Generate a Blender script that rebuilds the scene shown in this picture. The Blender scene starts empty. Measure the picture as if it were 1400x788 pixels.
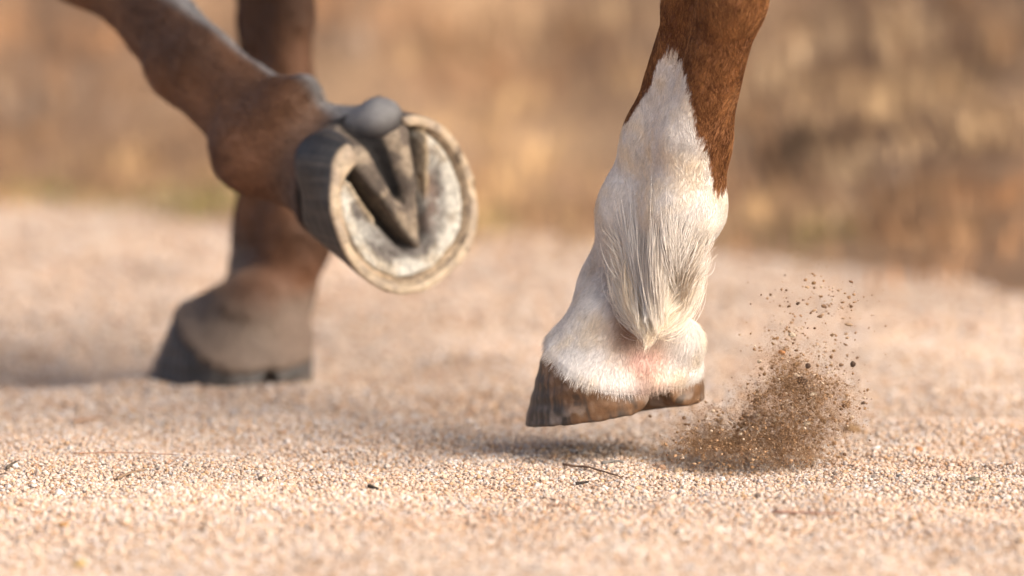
import bpy, bmesh, math, random
import numpy as np
import openvdb
from mathutils import Vector, Matrix

random.seed(7)
rng = np.random.default_rng(11)
scn = bpy.context.scene
COL = scn.collection

# ------------------------------------------------------------------ camera
CAM_H = 0.61
PITCH = math.radians(6.004)
FPX = 1400 * 200 / 36.0
cam_d = bpy.data.cameras.new("camera")
cam = bpy.data.objects.new("camera", cam_d)
COL.objects.link(cam)
cam.location = (0, 0, CAM_H)
cam.rotation_euler = (math.pi / 2 - PITCH, 0, 0)
cam_d.lens = 200
cam_d.sensor_width = 36
cam_d.clip_start = 0.1
cam_d.clip_end = 3000
cam_d.dof.use_dof = True
cam_d.dof.focus_distance = 4.42
cam_d.dof.aperture_fstop = 2.8
cam_d.dof.aperture_blades = 9
scn.camera = cam

# ------------------------------------------------------------------ light
SUN_EL = math.radians(32)
SUN_AZ = math.atan2(0.75, -0.62)            # towards camera right, a little in front
world = bpy.data.worlds.new("World")
scn.world = world
world.use_nodes = True
wn = world.node_tree.nodes
wl = world.node_tree.links
bg = wn["Background"]
sky = wn.new("ShaderNodeTexSky")
sky.sky_type = 'NISHITA'
sky.sun_disc = False
sky.sun_elevation = SUN_EL
sky.sun_rotation = SUN_AZ
sky.air_density = 0.7
sky.dust_density = 4.5
sky.ozone_density = 0.0
wl.new(sky.outputs[0], bg.inputs[0])
bg.inputs[1].default_value = 0.105
sun_d = bpy.data.lights.new("sun", 'SUN')
sun = bpy.data.objects.new("sun", sun_d)
COL.objects.link(sun)
sun_d.energy = 2.9
sun_d.angle = math.radians(52)
sun_d.color = (1.0, 0.915, 0.82)
to_sun = Vector((math.sin(SUN_AZ) * math.cos(SUN_EL), math.cos(SUN_AZ) * math.cos(SUN_EL), math.sin(SUN_EL)))
sun.rotation_euler = to_sun.to_track_quat('Z', 'Y').to_euler()

scn.view_settings.view_transform = 'Standard'
scn.view_settings.look = 'None'
scn.view_settings.exposure = 1.04
scn.view_settings.gamma = 1.0
scn.cycles.max_bounces = 8

# ------------------------------------------------------------------ helpers
def A(*v):
    return np.array(v, dtype=float)

def P(px, py, Y):
    """point of the photograph (1400 wide) at distance Y from the camera"""
    x = (px - 700) / FPX
    z = (394 - py) / FPX
    c, s = math.cos(PITCH), math.sin(PITCH)
    d = A(x, c + z * s, -s + z * c)
    return A(0, 0, CAM_H) + d * (Y / d[1])

def G(px, py):
    """point of the photograph on the flat ground"""
    d = P(px, py, 1.0) - A(0, 0, CAM_H)
    return A(0, 0, CAM_H) + d * (CAM_H / -d[2])

def nrm(v):
    v = np.asarray(v, float)
    return v / np.linalg.norm(v)

def hash3(i, j, k, seed):
    n = (i * 374761393 + j * 668265263 + k * 2147483647 + seed * 1274126177) & 0xFFFFFFFF
    n = ((n ^ (n >> 13)) * 1274126177) & 0xFFFFFFFF
    n = (n ^ (n >> 16)) & 0xFFFFFFFF
    return n.astype(np.float64) / 4294967295.0 * 2 - 1

def vnoise(p, scale=1.0, seed=0):
    q = np.asarray(p, float) * scale
    f = np.floor(q)
    i = f.astype(np.int64)
    t = q - f
    t = t * t * (3 - 2 * t)
    out = 0
    for dx in (0, 1):
        wx = t[..., 0] if dx else 1 - t[..., 0]
        for dy in (0, 1):
            wy = t[..., 1] if dy else 1 - t[..., 1]
            for dz in (0, 1):
                wz = t[..., 2] if dz else 1 - t[..., 2]
                out = out + wx * wy * wz * hash3(i[..., 0] + dx, i[..., 1] + dy, i[..., 2] + dz, seed)
    return out

def fbm(p, scale, octs=3, seed=0):
    o, a, s = 0, 1.0, scale
    for k in range(octs):
        o = o + a * vnoise(p, s, seed + k * 17)
        a *= 0.5
        s *= 2.03
    return o

def sstep(a, b, x):
    t = np.clip((x - a) / (b - a), 0, 1)
    return t * t * (3 - 2 * t)

def mixc(a, b, t):
    a = np.asarray(a, float)
    b = np.asarray(b, float)
    t = np.asarray(t)[..., None]
    return a * (1 - t) + b * t

def link(o, parent=None):
    COL.objects.link(o)
    if parent is not None:
        o.parent = parent
        o.matrix_parent_inverse = parent.matrix_world.inverted()
    return o

def mesh_obj(name, verts, faces, mat=None, parent=None, cols=None, smooth=True):
    me = bpy.data.meshes.new(name)
    verts = np.asarray(verts, float)
    if isinstance(faces, np.ndarray):
        n, k = faces.shape
        me.vertices.add(len(verts))
        me.vertices.foreach_set('co', verts.ravel())
        me.loops.add(n * k)
        me.loops.foreach_set('vertex_index', faces.ravel().astype(np.int32))
        me.polygons.add(n)
        me.polygons.foreach_set('loop_start', np.arange(0, n * k, k, dtype=np.int32))
        me.polygons.foreach_set('loop_total', np.full(n, k, dtype=np.int32))
        me.update(calc_edges=True)
    else:
        me.from_pydata([tuple(v) for v in verts], [], faces)
        me.update()
    me.validate()
    if smooth:
        me.polygons.foreach_set('use_smooth', np.ones(len(me.polygons), dtype=bool))
    if cols is not None:
        a = me.attributes.new('col', 'FLOAT_COLOR', 'POINT')
        c = np.ones((len(verts), 4))
        c[:, :3] = np.clip(cols, 0, 1)
        a.data.foreach_set('color', c.ravel())
    if mat:
        me.materials.append(mat)
    o = bpy.data.objects.new(name, me)
    return link(o, parent)

def tag(o, label=None, cat=None, group=None, kind=None):
    if label: o['label'] = label
    if cat: o['category'] = cat
    if group: o['group'] = group
    if kind: o['kind'] = kind
    return o

# ------------------------------------------------------------------ materials
class NT:
    def __init__(s, name):
        s.m = bpy.data.materials.new(name)
        s.m.use_nodes = True
        s.n = s.m.node_tree.nodes
        s.l = s.m.node_tree.links
        s.b = s.n["Principled BSDF"]
        s.out = s.n["Material Output"]
    def add(s, t, **kw):
        n = s.n.new(t)
        for k, v in kw.items():
            setattr(n, k, v)
        return n
    def link(s, a, b):
        s.l.new(a, b)
    def noise(s, scale, detail=4, rough=0.6, vec=None, kind='3D'):
        n = s.add('ShaderNodeTexNoise')
        n.inputs['Scale'].default_value = scale
        n.inputs['Detail'].default_value = detail
        n.inputs['Roughness'].default_value = rough
        if vec is not None: s.link(vec, n.inputs['Vector'])
        return n
    def obj(s):
        return s.add('ShaderNodeTexCoord').outputs['Object']
    def attr(s, name='col', typ='GEOMETRY'):
        n = s.add('ShaderNodeAttribute')
        n.attribute_name = name
        n.attribute_type = typ
        return n.outputs['Color']
    def ramp(s, fac, stops):
        r = s.add('ShaderNodeValToRGB')
        e = r.color_ramp.elements
        while len(e) < len(stops): e.new(0.5)
        for i, (p, c) in enumerate(stops):
            e[i].position = p
            e[i].color = (*c, 1)
        s.link(fac, r.inputs[0])
        return r.outputs[0]
    def mul(s, a, b, fac=1.0):
        m = s.add('ShaderNodeMix', data_type='RGBA', blend_type='MULTIPLY')
        m.inputs[0].default_value = fac
        s.link(a, m.inputs[6])
        s.link(b, m.inputs[7])
        return m.outputs[2]
    def bump(s, h, strength, dist):
        b = s.add('ShaderNodeBump')
        b.inputs['Strength'].default_value = strength
        b.inputs['Distance'].default_value = dist
        s.link(h, b.inputs['Height'])
        s.link(b.outputs[0], s.b.inputs['Normal'])

def mat_attr(name, rough=0.6, typ='GEOMETRY', var=(0.8, 1.15), nscale=60, bump=0.0, bscale=300, spec=0.4, sheen=0.0):
    t = NT(name)
    c = t.attr('col', typ)
    v = t.obj()
    n = t.noise(nscale, 4, 0.65, v)
    lo, hi = var
    r = t.ramp(n.outputs[0], [(0.3, (lo, lo, lo)), (0.7, (hi, hi, hi))])
    t.link(t.mul(c, r), t.b.inputs['Base Color'])
    t.b.inputs['Roughness'].default_value = rough
    t.b.inputs['Specular IOR Level'].default_value = spec
    if sheen:
        t.b.inputs['Sheen Weight'].default_value = sheen
    if bump:
        n2 = t.noise(bscale, 5, 0.7, v)
        t.bump(n2.outputs[0], bump, 0.002)
    return t.m

M_skin = mat_attr('coat_skin', 0.7, nscale=180, var=(0.85, 1.1), bump=0.12, bscale=700, sheen=0.04)
M_hair = mat_attr('coat_hair', 0.55, nscale=30, var=(0.95, 1.05), spec=0.25)
M_hair_dark = mat_attr('dark_coat_hair', 0.5, nscale=30, var=(0.9, 1.1), spec=0.3)
M_hoof = mat_attr('hoof_horn', 0.52, nscale=130, var=(0.7, 1.2), bump=0.22, bscale=420)
M_sole = mat_attr('hoof_sole', 0.75, nscale=220, var=(0.6, 1.3), bump=0.8, bscale=500)
M_grain = mat_attr('sand_grain', 0.62, 'INSTANCER', nscale=900, var=(0.85, 1.12), spec=0.2)
M_clod = mat_attr('sand_clod', 0.9, nscale=700, var=(0.7, 1.2), bump=0.8, bscale=900)
M_brush = mat_attr('dry_grass_blade', 0.75, nscale=9, var=(0.8, 1.2), spec=0.2)
M_twig = mat_attr('dry_twig', 0.8, nscale=300, var=(0.7, 1.2), bump=0.5)

# bare sand sheet (below the grains, and beyond where single grains can be told apart)
t = NT('sand')
v = t.obj()
vo = t.add('ShaderNodeTexVoronoi')
vo.inputs['Scale'].default_value = 260
t.link(v, vo.inputs['Vector'])
sep = t.add('ShaderNodeSeparateColor')
t.link(vo.outputs['Color'], sep.inputs[0])
c1 = t.ramp(sep.outputs[0], [(0.0, (0.27, 0.175, 0.115)), (0.18, (0.41, 0.29, 0.21)), (0.5, (0.48, 0.365, 0.285)),
                            (0.8, (0.54, 0.43, 0.345)), (1.0, (0.56, 0.50, 0.45))])
nb = t.noise(2.2, 5, 0.6, v)
c2 = t.ramp(nb.outputs[0], [(0.3, (0.84, 0.80, 0.78)), (0.5, (0.97, 0.95, 0.93)), (0.72, (1.06, 1.02, 1.0))])
t.link(t.mul(c1, c2), t.b.inputs['Base Color'])
t.b.inputs['Roughness'].default_value = 0.85
t.b.inputs['Specular IOR Level'].default_value = 0.2
t.bump(vo.outputs['Distance'], 0.6, 0.003)
M_sand = t.m

t = NT('bank_soil')
v = t.obj()
n1 = t.noise(1.6, 6, 0.62, v)
c1 = t.ramp(n1.outputs[0], [(0.28, (0.20, 0.115, 0.066)), (0.45, (0.33, 0.20, 0.115)), (0.58, (0.42, 0.27, 0.155)), (0.75, (0.47, 0.32, 0.195))])
n2 = t.noise(40, 5, 0.7, v)
c2 = t.ramp(n2.outputs[0], [(0.3, (0.7, 0.7, 0.7)), (0.7, (1.2, 1.2, 1.2))])
t.link(t.mul(c1, c2), t.b.inputs['Base Color'])
t.b.inputs['Roughness'].default_value = 0.95
t.bump(n2.outputs[0], 0.8, 0.03)
M_bank = t.m

# ------------------------------------------------------------------ ground
HOLES = [(*P(318, 521, 5.03)[:2], 0.062, 0.012), (*G(770, 626)[:2], 0.040, 0.002), (*G(120, 372)[:2], 0.07, 0.022), (*G(1395, 618)[:2], 0.06, 0.016),
         (*G(1250, 560)[:2], 0.09, 0.008), (*G(480, 505)[:2], 0.10, 0.010), (*G(60, 500)[:2], 0.12, 0.012),
         (*G(1020, 640)[:2], 0.07, 0.006)]
def ground_z(x, y):
    x = np.asarray(x, float); y = np.asarray(y, float)
    p = np.stack([x, y, np.zeros_like(x)], -1)
    fade = np.exp(-((np.abs(x) / 6) ** 4)) * np.exp(-((np.abs(y - 5) / 6) ** 4))
    z = 0.007 * vnoise(p, 3.1, 3) + 0.0058 * vnoise(p, 8.3, 5) + 0.0022 * vnoise(p, 24, 9)
    z = z * fade - 0.004
    for (hx, hy, r, d) in HOLES:
        q = ((x - hx) ** 2 + (y - hy) ** 2) / (r * r)
        z = z - d * np.exp(-q) + 0.35 * d * np.exp(-((np.sqrt(q) - 1.5) ** 2) * 4)
    return z

def axis(fine0, fine1, step, far):
    a = list(np.arange(fine0, fine1 + 1e-6, step))
    s = step
    while a[-1] < far:
        s *= 1.35
        a.append(a[-1] + s)
    s = step
    while a[0] > -far:
        s *= 1.35
        a.insert(0, a[0] - s)
    return np.array(a)

xs = axis(-1.0, 1.0, 0.016, 1500)
ys = axis(3.3, 7.0, 0.016, 1500)
X, Yg = np.meshgrid(xs, ys)
Z = ground_z(X, Yg)
nx, ny = len(xs), len(ys)
idx = np.arange(nx * ny).reshape(ny, nx)
F = np.stack([idx[:-1, :-1], idx[:-1, 1:], idx[1:, 1:], idx[1:, :-1]], -1).reshape(-1, 4)
ground = mesh_obj('ground', np.stack([X, Yg, Z], -1).reshape(-1, 3), F, M_sand)
tag(ground, 'pale peach coarse sand ground under and around the hooves', None, None, 'structure')

# ------------------------------------------------------------------ bank behind
def bank_edge(x):
    return 6.24 - np.where(x < 0, 0.50, 0.62) * x - 0.72 * np.tanh(x) * np.maximum(x, 0) + 0.05 * np.sin(x * 7) + 0.03 * np.sin(x * 17 + 1)
def bank_z(x, y):
    d = np.clip(y - bank_edge(np.clip(x, -4, 4)), -1, None)
    p = np.stack([x, y, np.zeros_like(x)], -1)
    z = 1.7 * sstep(-0.25, 3.6, d) - 0.05
    return z + (0.10 * vnoise(p, 1.3, 21) + 0.05 * vnoise(p, 3.7, 22) + 0.02 * vnoise(p, 11, 23)) * sstep(0, 0.6, d) - 0.06 * (d < -0.05)
bx = np.concatenate([np.linspace(-40, -4, 30), np.linspace(-3.8, 3.8, 150), np.linspace(4, 40, 30)])
bd = np.concatenate([np.linspace(-0.3, 4.2, 110), np.linspace(4.5, 16, 14)])
BX, BD = np.meshgrid(bx, bd)
BY = bank_edge(np.clip(BX, -4, 4)) + BD
BZ = bank_z(BX, BY)
BZ = np.where(BD > 13, -0.1, BZ)
idx = np.arange(BX.size).reshape(BX.shape)
F = np.stack([idx[:-1, :-1], idx[:-1, 1:], idx[1:, 1:], idx[1:, :-1]], -1).reshape(-1, 4)
bank = mesh_obj('bank', np.stack([BX, BY, BZ], -1).reshape(-1, 3), F, M_bank)
tag(bank, 'brown earth bank rising behind the sand, far out of focus', None, None, 'structure')

# dry grass and brush on the bank: every tuft has its own hay colour
def tufts(name, spots, label):
    V, Fc, C = [], [], []
    for (x, y, h, n, spread, col, lean) in spots:
        z0 = float(bank_z(np.array([x]), np.array([y]))[0])
        z0 = max(z0, float(ground_z(np.array([x]), np.array([y]))[0])) - 0.01
        for k in range(n):
            a = random.uniform(0, 2 * math.pi)
            r = spread * abs(random.gauss(0, .95))
            bxp = A(x + r * math.cos(a), y + r * math.sin(a), z0)
            hh = h * random.uniform(0.5, 1.15)
            out = A(math.cos(a), math.sin(a), 0) * random.uniform(0.1, 0.55) * hh + A(lean, 0, 0) * hh
            w = random.uniform(0.0010, 0.0022)
            sd = A(-math.sin(a + 0.7), math.cos(a + 0.7), 0) * w
            c = np.clip(np.array(col) * random.uniform(0.75, 1.25), 0, 1)
            i0 = len(V)
            for (tt, ww) in ((0, 1), (0.45, 0.9), (0.8, 0.55)):
                q = bxp + out * tt * tt + A(0, 0, hh * tt * (1 - 0.18 * tt))
                V += [q - sd * ww, q + sd * ww]
                C += [c, c]
            V.append(bxp + out * 1.1 + A(0, 0, hh * 0.84)); C.append(c)
            Fc += [(i0, i0 + 1, i0 + 3, i0 + 2), (i0 + 2, i0 + 3, i0 + 5, i0 + 4), (i0 + 4, i0 + 5, i0 + 6)]
    o = mesh_obj(name, np.array(V), Fc, M_brush, None, np.array(C))
    return tag(o, label, None, None, 'stuff')

def on_bank(px, py):
    """distance of the bank surface along a sight line"""
    for Y in np.arange(5.6, 14, 0.02):
        q = P(px, py, Y)
        if q[2] < max(bank_z(np.array([q[0]]), np.array([q[1]]))[0], 0):
            return q
    return q
HAY = (0.54, 0.36, 0.19); TAN = (0.55, 0.385, 0.225); RUST = (0.42, 0.24, 0.13); DARK = (0.13, 0.09, 0.062)
UMB = (0.30, 0.185, 0.105); OLIVE = (0.25, 0.22, 0.08); STRAW = (0.55, 0.40, 0.25); GREY = (0.30, 0.225, 0.17)
spots = []
for i in range(760):
    x = random.uniform(-2.6, 2.6)
    d = random.uniform(0.05, 2.6)
    y = float(bank_edge(np.array(x))) + d
    nz = float(vnoise(np.array([[x, y, 0.0]]), 2.3, 41)[0])
    col = HAY if nz > 0.15 else (TAN if nz > -0.12 else (RUST if nz > -0.4 else UMB))
    spots.append((x, y, random.uniform(0.03, 0.08), 30, 0.08, col, random.uniform(-.15, .15)))
tufts('dry_grass', spots, 'mottled brown and tan dry grass covering the bank, far out of focus')
spots = []
for (px, py, col, h, n, sp) in [
    (40, 120, GREY, .12, 60, .10), (90, 150, GREY, .12, 50, .09), (150, 60, RUST, .10, 50, .08), (20, 40, RUST, .12, 60, .1), (250, 215, DARK, .07, 40, .05),
    (60, 200, UMB, .08, 50, .08), (180, 225, HAY, .09, 60, .09), (290, 235, HAY, .06, 40, .06), (500, 60, GREY, .12, 60, .09),
    (610, 70, UMB, .14, 70, .11), (560, 30, RUST, .12, 60, .09), (690, 120, RUST, .12, 60, .1), (780, 60, UMB, .12, 60, .1), (850, 30, TAN, .1, 50, .1),
    (730, 230, HAY, .10, 70, .09), (690, 260, HAY, .10, 50, .09), (640, 260, RUST, .08, 50, .08), (770, 290, UMB, .06, 40, .06),
    (1080, 110, STRAW, .12, 70, .1), (1105, 215, DARK, .13, 80, .035), (1115, 250, DARK, .10, 70, .04), (1030, 170, UMB, .10, 50, .08), (1040, 290, HAY, .08, 50, .08),
    (1170, 250, STRAW, .09, 50, .03), (1152, 300, STRAW, .06, 40, .03), (1240, 60, STRAW, .14, 90, .13), (1300, 130, TAN, .14, 70, .1), (1220, 150, TAN, .14, 70, .1),
    (1350, 200, TAN, .08, 70, .09), (1385, 170, TAN, .08, 50, .08), (1250, 240, GREY, .07, 60, .05), (1300, 270, UMB, .10, 80, .08), (1320, 320, UMB, .09, 80, .08), (1375, 80, UMB, .14, 60, .07),
    (1390, 270, RUST, .08, 60, .07), (880, 300, RUST, .08, 50, .07)]:
    q = on_bank(px, py)
    spots.append((q[0], q[1], h * .55, int(n * 1.7), sp * 1.25, col, random.uniform(-.2, .2)))
tufts('dry_brush', spots, 'clumps of dark brown and straw coloured brush on the bank, far out of focus')
spots = []
for px in list(range(-60, 330, 16)) + [620, 660, 690, 1075, 1095, 1120, 1140, 1165]:
    py = 272 + 0.045 * max(px, 0) + random.uniform(-8, 4)
    q = on_bank(px, py)
    spots.append((q[0], q[1], random.uniform(.02, .045), 22, .05, OLIVE, 0))
tufts('green_grass', spots, 'short olive green grass along the foot of the bank')

# ------------------------------------------------------------------ signed distance sculpting
def sd_cone(p, a, b, ra, rb):
    a = np.asarray(a); b = np.asarray(b)
    ba = b - a
    h = np.clip(((p - a) @ ba) / (ba @ ba), 0, 1)
    return np.linalg.norm(p - a - h[..., None] * ba, axis=-1) - (ra + (rb - ra) * h)

def sd_ell(p, c, R, r):
    q = (p - c) @ R                    # columns of R are the axes
    r = np.asarray(r)
    k0 = np.linalg.norm(q / r, axis=-1)
    k1 = np.linalg.norm(q / (r * r), axis=-1) + 1e-9
    return k0 * (k0 - 1) / k1

def smin(a, b, k):
    h = np.clip(0.5 + 0.5 * (b - a) / k, 0, 1)
    return b * (1 - h) + a * h - k * h * (1 - h)

def smax(a, b, k):
    return -smin(-a, -b, k)

def polygonise(fn, lo, hi, vox):
    lo = np.asarray(lo, float); hi = np.asarray(hi, float)
    n = np.ceil((hi - lo) / vox).astype(int) + 1
    gx, gy, gz = [lo[i] + vox * np.arange(n[i]) for i in range(3)]
    # coarse pass picks the blocks that hold the surface
    arr = np.full(n, vox * 4, dtype=np.float32)
    B = 10
    for i in range(0, n[0], B):
        for j in range(0, n[1], B):
            ks = np.arange(0, n[2], B)
            cs = np.stack([np.full(len(ks), gx[min(i + B // 2, n[0] - 1)]), np.full(len(ks), gy[min(j + B // 2, n[1] - 1)]),
                           gz[np.minimum(ks + B // 2, n[2] - 1)]], -1)
            dc = fn(cs)
            for k, d0 in zip(ks, dc):
                sl = (slice(i, min(i + B, n[0])), slice(j, min(j + B, n[1])), slice(k, min(k + B, n[2])))
                if abs(d0) > vox * B * 1.15:
                    arr[sl] = vox * 4 if d0 > 0 else -vox * 4
                    continue
                g = np.stack(np.meshgrid(gx[sl[0]], gy[sl[1]], gz[sl[2]], indexing='ij'), -1)
                arr[sl] = np.clip(fn(g.reshape(-1, 3)), -vox * 4, vox * 4).reshape(g.shape[:3])
    grid = openvdb.FloatGrid(vox * 4)
    grid.copyFromArray(arr)
    grid.transform = openvdb.createLinearTransform(voxelSize=vox)
    pts, tris, quads = grid.convertToPolygons(isovalue=0.0, adaptivity=0.0)
    pts = np.asarray(pts, float) + lo
    return pts, np.asarray(quads)[:, ::-1].copy()

class Hoof:
    """local frame: f toe, s side, u up; origin in the middle of the ground face"""
    def __init__(self, o, f, u, scale=1.0, kf=1.0):
        self.o = np.asarray(o, float)
        self.f = nrm(f)
        u = np.asarray(u, float)
        self.u = nrm(u - (u @ self.f) * self.f)
        self.s = np.cross(self.u, self.f)
        self.R = np.stack([self.f, self.s, self.u], 1)
        self.k = scale
        self.kv = A(kf, 1, 1) * scale
        self.dh = 0.0
    def w(self, f, s, u):
        return self.o + self.R @ (A(f, s, u) * self.kv)
    def loc(self, p):
        return ((p - self.o) @ self.R) / self.kv

# -- joints of the four legs (metres)
FWD = nrm(A(-0.70, 0.70, 0))
hindH = Hoof(P(840, 566, 4.50), A(-0.50, 0.86, -0.13), A(-0.11, 0.0, 1), 1.06)
liftN = nrm(A(0.60, -0.80, 0.03))           # the way the lifted sole faces
liftH = Hoof(P(556, 279, 4.68), A(0.37, 0.20, -0.91), -liftN, 1.12, 0.91)
liftH.dh = .017
plantH = Hoof(P(313, 519, 5.03), A(-0.54, 0.84, -0.0), A(-.03, 0, 1), 1.08)
plantH.o[2] = -0.006                        # sunk a little into the sand
farH = Hoof(A(0.80, 4.02, 0.0), FWD, A(0, 0, 1), 1.05)

def wall_2d(L, grow=0.0):
    f, s, u = L[:, 0], L[:, 1], L[:, 2]
    a = .0705 - u * .22 + grow
    b = .0645 - u * .17 + grow
    fc = .004 - u * .45
    x = (f - fc) / a
    y = s / b
    e = np.where(x < 0, 2.6, 2.1)
    r = (np.abs(x) ** e + np.abs(y) ** e) ** (1 / e)
    return (r - 1) * np.minimum(a, b)

def hoof_top(L, dh=0.0):
    """height of the hair line: high at the toe, low at the heel"""
    f = L[:, 0]
    return .0175 + dh + np.clip((f + .07) / .098, -.3, 1.1) * .0565

def hoof_prims(H, L, bulb=1.0, taper=.50, high=.050, grow=.0020):
    k = H.k
    def bell(p):
        q = H.loc(p)
        v = q[:, 2] - hoof_top(q, H.dh)
        gr = grow - taper * np.maximum(v - .004, 0) - 3.0 * np.maximum(v - .035, 0) ** 2
        q2 = q.copy()
        q2[:, 2] = np.minimum(q[:, 2], .09)
        d = wall_2d(q2, np.maximum(gr, -.035))
        d = smax(d, -(v + .002), .003)
        d = smax(d, v - high, .012)
        cl = sd_cone(q, A(-.098, 0, .000), A(-.090, 0, .075), .0155, .013)
        return smax(d, -cl, .020) * k
    L.append((bell, 0.012, (H.w(-.025, 0, .055), .12)))
    for sg in ((-1, 1) if bulb else ()):
        L.append((lambda p, c=H.w(-.062, .0265 * sg, .043), R=H.R, r=A(.021, .0225, .022) * k * bulb: sd_ell(p, c, R, r), 0.014, (H.w(-.06, .0265 * sg, .046), .07)))

def cone(L, a, b, ra, rb, k=0.012):
    a = np.asarray(a); b = np.asarray(b)
    L.append((lambda p: sd_cone(p, a, b, ra, rb), k, ((a + b) / 2, np.linalg.norm(b - a) / 2 + max(ra, rb) + 0.04)))

def ball(L, c, r, k=0.015, R=None):
    c = np.asarray(c)
    R = np.eye(3) if R is None else R
    r = A(*r) if np.ndim(r) else A(r, r, r)
    L.append((lambda p: sd_ell(p, c, R, r), k, (c, float(max(r)) + 0.05)))

# near hind leg (white sock)
hind = []
hoof_prims(hindH, hind, 0, .58, .050, -.0010)
ball(hind, hindH.w(-.060, -.029, .047), (.021, .020, .021), .020, hindH.R)
b_top, b_mid, b_fet = P(953, 0, 4.40), P(906, 190, 4.455), P(882, 288, 4.475)
t_top, t_mid, t_fet = P(1003, 0, 4.35), P(949, 190, 4.405), P(936, 283, 4.420)
dirb = nrm(b_top - b_mid)
hock = b_top + dirb * 0.17
hock_b = t_top + nrm(t_top - t_mid) * 0.17
cone(hind, b_fet, b_mid, .0335, .0275, .02)
cone(hind, b_mid, b_top, .0275, .0215, .02)
cone(hind, b_top, hock, .0215, .032, .02)
cone(hind, t_fet, t_mid, .0285, .0250, .02)
cone(hind, t_mid, t_top, .0250, .0218, .02)
cone(hind, t_top, hock_b, .0218, .030, .02)
h_past = P(848, 398, 4.50)
cone(hind, b_fet, h_past, .0335, .0285, .02)
cone(hind, h_past, hindH.w(-.026, 0, .062), .0285, .038, .02)
cone(hind, t_fet, P(898, 330, 4.45), .0285, .024, .02)
cone(hind, P(898, 330, 4.45), P(875, 440, 4.46), .020, .022, .02)
stifle = A(0.10, 4.42, 0.84)
hip = A(0.33, 4.17, 1.08)
cone(hind, hock, hock + nrm(stifle - hock) * 0.12, .036, .042, .03)
cone(hind, hock_b, hock_b + A(0.01, -0.02, 0.08), .030, .026, .02)

# lifted near fore leg
lift = []
hoof_prims(liftH, lift, 0, .50, .045, -.0020)
ball(lift, liftH.w(-.066, -.020, .018), (.0175, .0172, .0165), .014, np.stack([liftH.s, liftH.u, liftH.f], 1))
cone(lift, liftH.w(-.062, -.018, .026), liftH.w(-.050, -.014, .062), .0135, .026, .020)
l_top, l_fet = P(163, -20, 4.90), P(352, 183, 4.775)
lt_top, lt_fet = P(212, -10, 4.865), P(373, 150, 4.755)
dl = nrm(l_top - l_fet)
knee = l_top + dl * 0.05
cone(lift, l_fet, P(248, 94, 4.84), .0325, .0245, .02)
cone(lift, P(248, 94, 4.84), l_top, .0245, .0265, .02)
cone(lift, l_top, knee, .0265, .038, .02)
cone(lift, lt_fet, P(277, 74, 4.805), .026, .0205, .02)
cone(lift, P(277, 74, 4.805), lt_top, .0195, .021, .02)
ball(lift, P(344, 208, 4.765), .033, .02)
ball(lift, P(398, 140, 4.735), .021, .014)
ball(lift, P(415, 122, 4.73), .0115, .008)
cone(lift, P(362, 205, 4.765), liftH.w(-.024, 0, .066), .0345, .040, .02)
cone(lift, P(385, 165, 4.745), liftH.w(-.050, 0, .060), .024, .028, .02)
elbow_n = A(-0.36, 4.93, 0.82)
cone(lift, knee, knee + nrm(elbow_n - knee) * 0.16, .042, .048, .03)

# planted off fore leg
plant = []
hoof_prims(plantH, plant, 0, 1.25, .030, -.0005)
p_fet, p_mid, p_top = P(372, 325, 5.09), P(366, 120, 5.09), P(368, -40, 5.085)
pt_fet, pt_mid, pt_top = P(408, 318, 5.05), P(394, 120, 5.055), P(398, -40, 5.05)
cone(plant, p_fet, p_mid, .0335, .0235, .02)
cone(plant, p_mid, p_top, .0235, .032, .02)
cone(plant, pt_fet, pt_mid, .0275, .0185, .02)
cone(plant, pt_mid, pt_top, .0185, .024, .02)
pp = P(362, 388, 5.09)
cone(plant, p_fet, pp, .0335, .027, .016)
cone(plant, pp, plantH.w(-.026, 0, .060), .028, .034, .02)
cone(plant, pt_fet, P(376, 455, 5.045), .0275, .026, .025)
elbow_f = A(-0.20, 5.08, 0.82)
knee_f = p_top + A(0.0, -0.01, 0.03)
cone(plant, knee_f, knee_f + nrm(elbow_f - knee_f) * 0.16, .040, .045, .03)

# off hind leg (outside the picture, still part of the animal)
off = []
hoof_prims(farH, off)
o_fet = farH.w(-.085, 0, .14)
o_hock = o_fet + A(0.02, -0.02, 0.36)
cone(off, farH.w(-.026, 0, .062), o_fet, .042, .033, .02)
cone(off, o_fet, o_fet + (o_hock - o_fet) * .5, .038, .028, .02)
cone(off, o_fet + (o_hock - o_fet) * .5, o_hock, .028, .042, .02)
off_stifle = A(0.52, 4.42, 0.82)
off_hip = A(0.56, 4.40, 1.08)

# trunk, neck, head, upper limbs
trunk = []
def rot_from(f, u=A(0, 0, 1)):
    f = nrm(f); s = nrm(np.cross(u, f)); return np.stack([f, s, np.cross(f, s)], 1)
RT = rot_from(FWD)
cH = A(0.44, 4.29, 1.10)
cS = A(-0.30, 5.03, 1.08)
cM = (cH + cS) / 2
K = 0.09
for c, r in ((cH, (.30, .235, .26)), (cM + A(0, 0, -.03), (.50, .265, .27)), (cS, (.28, .215, .30)), (cS + FWD * .16 + A(0, 0, -.02), (.20, .18, .22)),
             (cS + FWD * -.02 + A(0, 0, .16), (.25, .10, .16))):
    ball(trunk, c, r, K, RT)
nk0, nk1 = cS + FWD * .18 + A(0, 0, .10), cS + FWD * .62 + A(0, 0, .52)
cone(trunk, nk0, nk1, .19, .105, .08)
poll = nk1 + FWD * .05 + A(0, 0, .03)
muzz = poll + FWD * .30 + A(0, 0, -.36)
cone(trunk, poll, (poll + muzz) / 2, .105, .085, .04)
cone(trunk, (poll + muzz) / 2, muzz, .08, .058, .03)
for sg in (-1, 1):
    e = poll + RT[:, 1] * .05 * sg + A(0, 0, .09)
    cone(trunk, e, e + RT[:, 1] * .03 * sg + A(0, 0, .13), .032, .008, .01)
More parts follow.
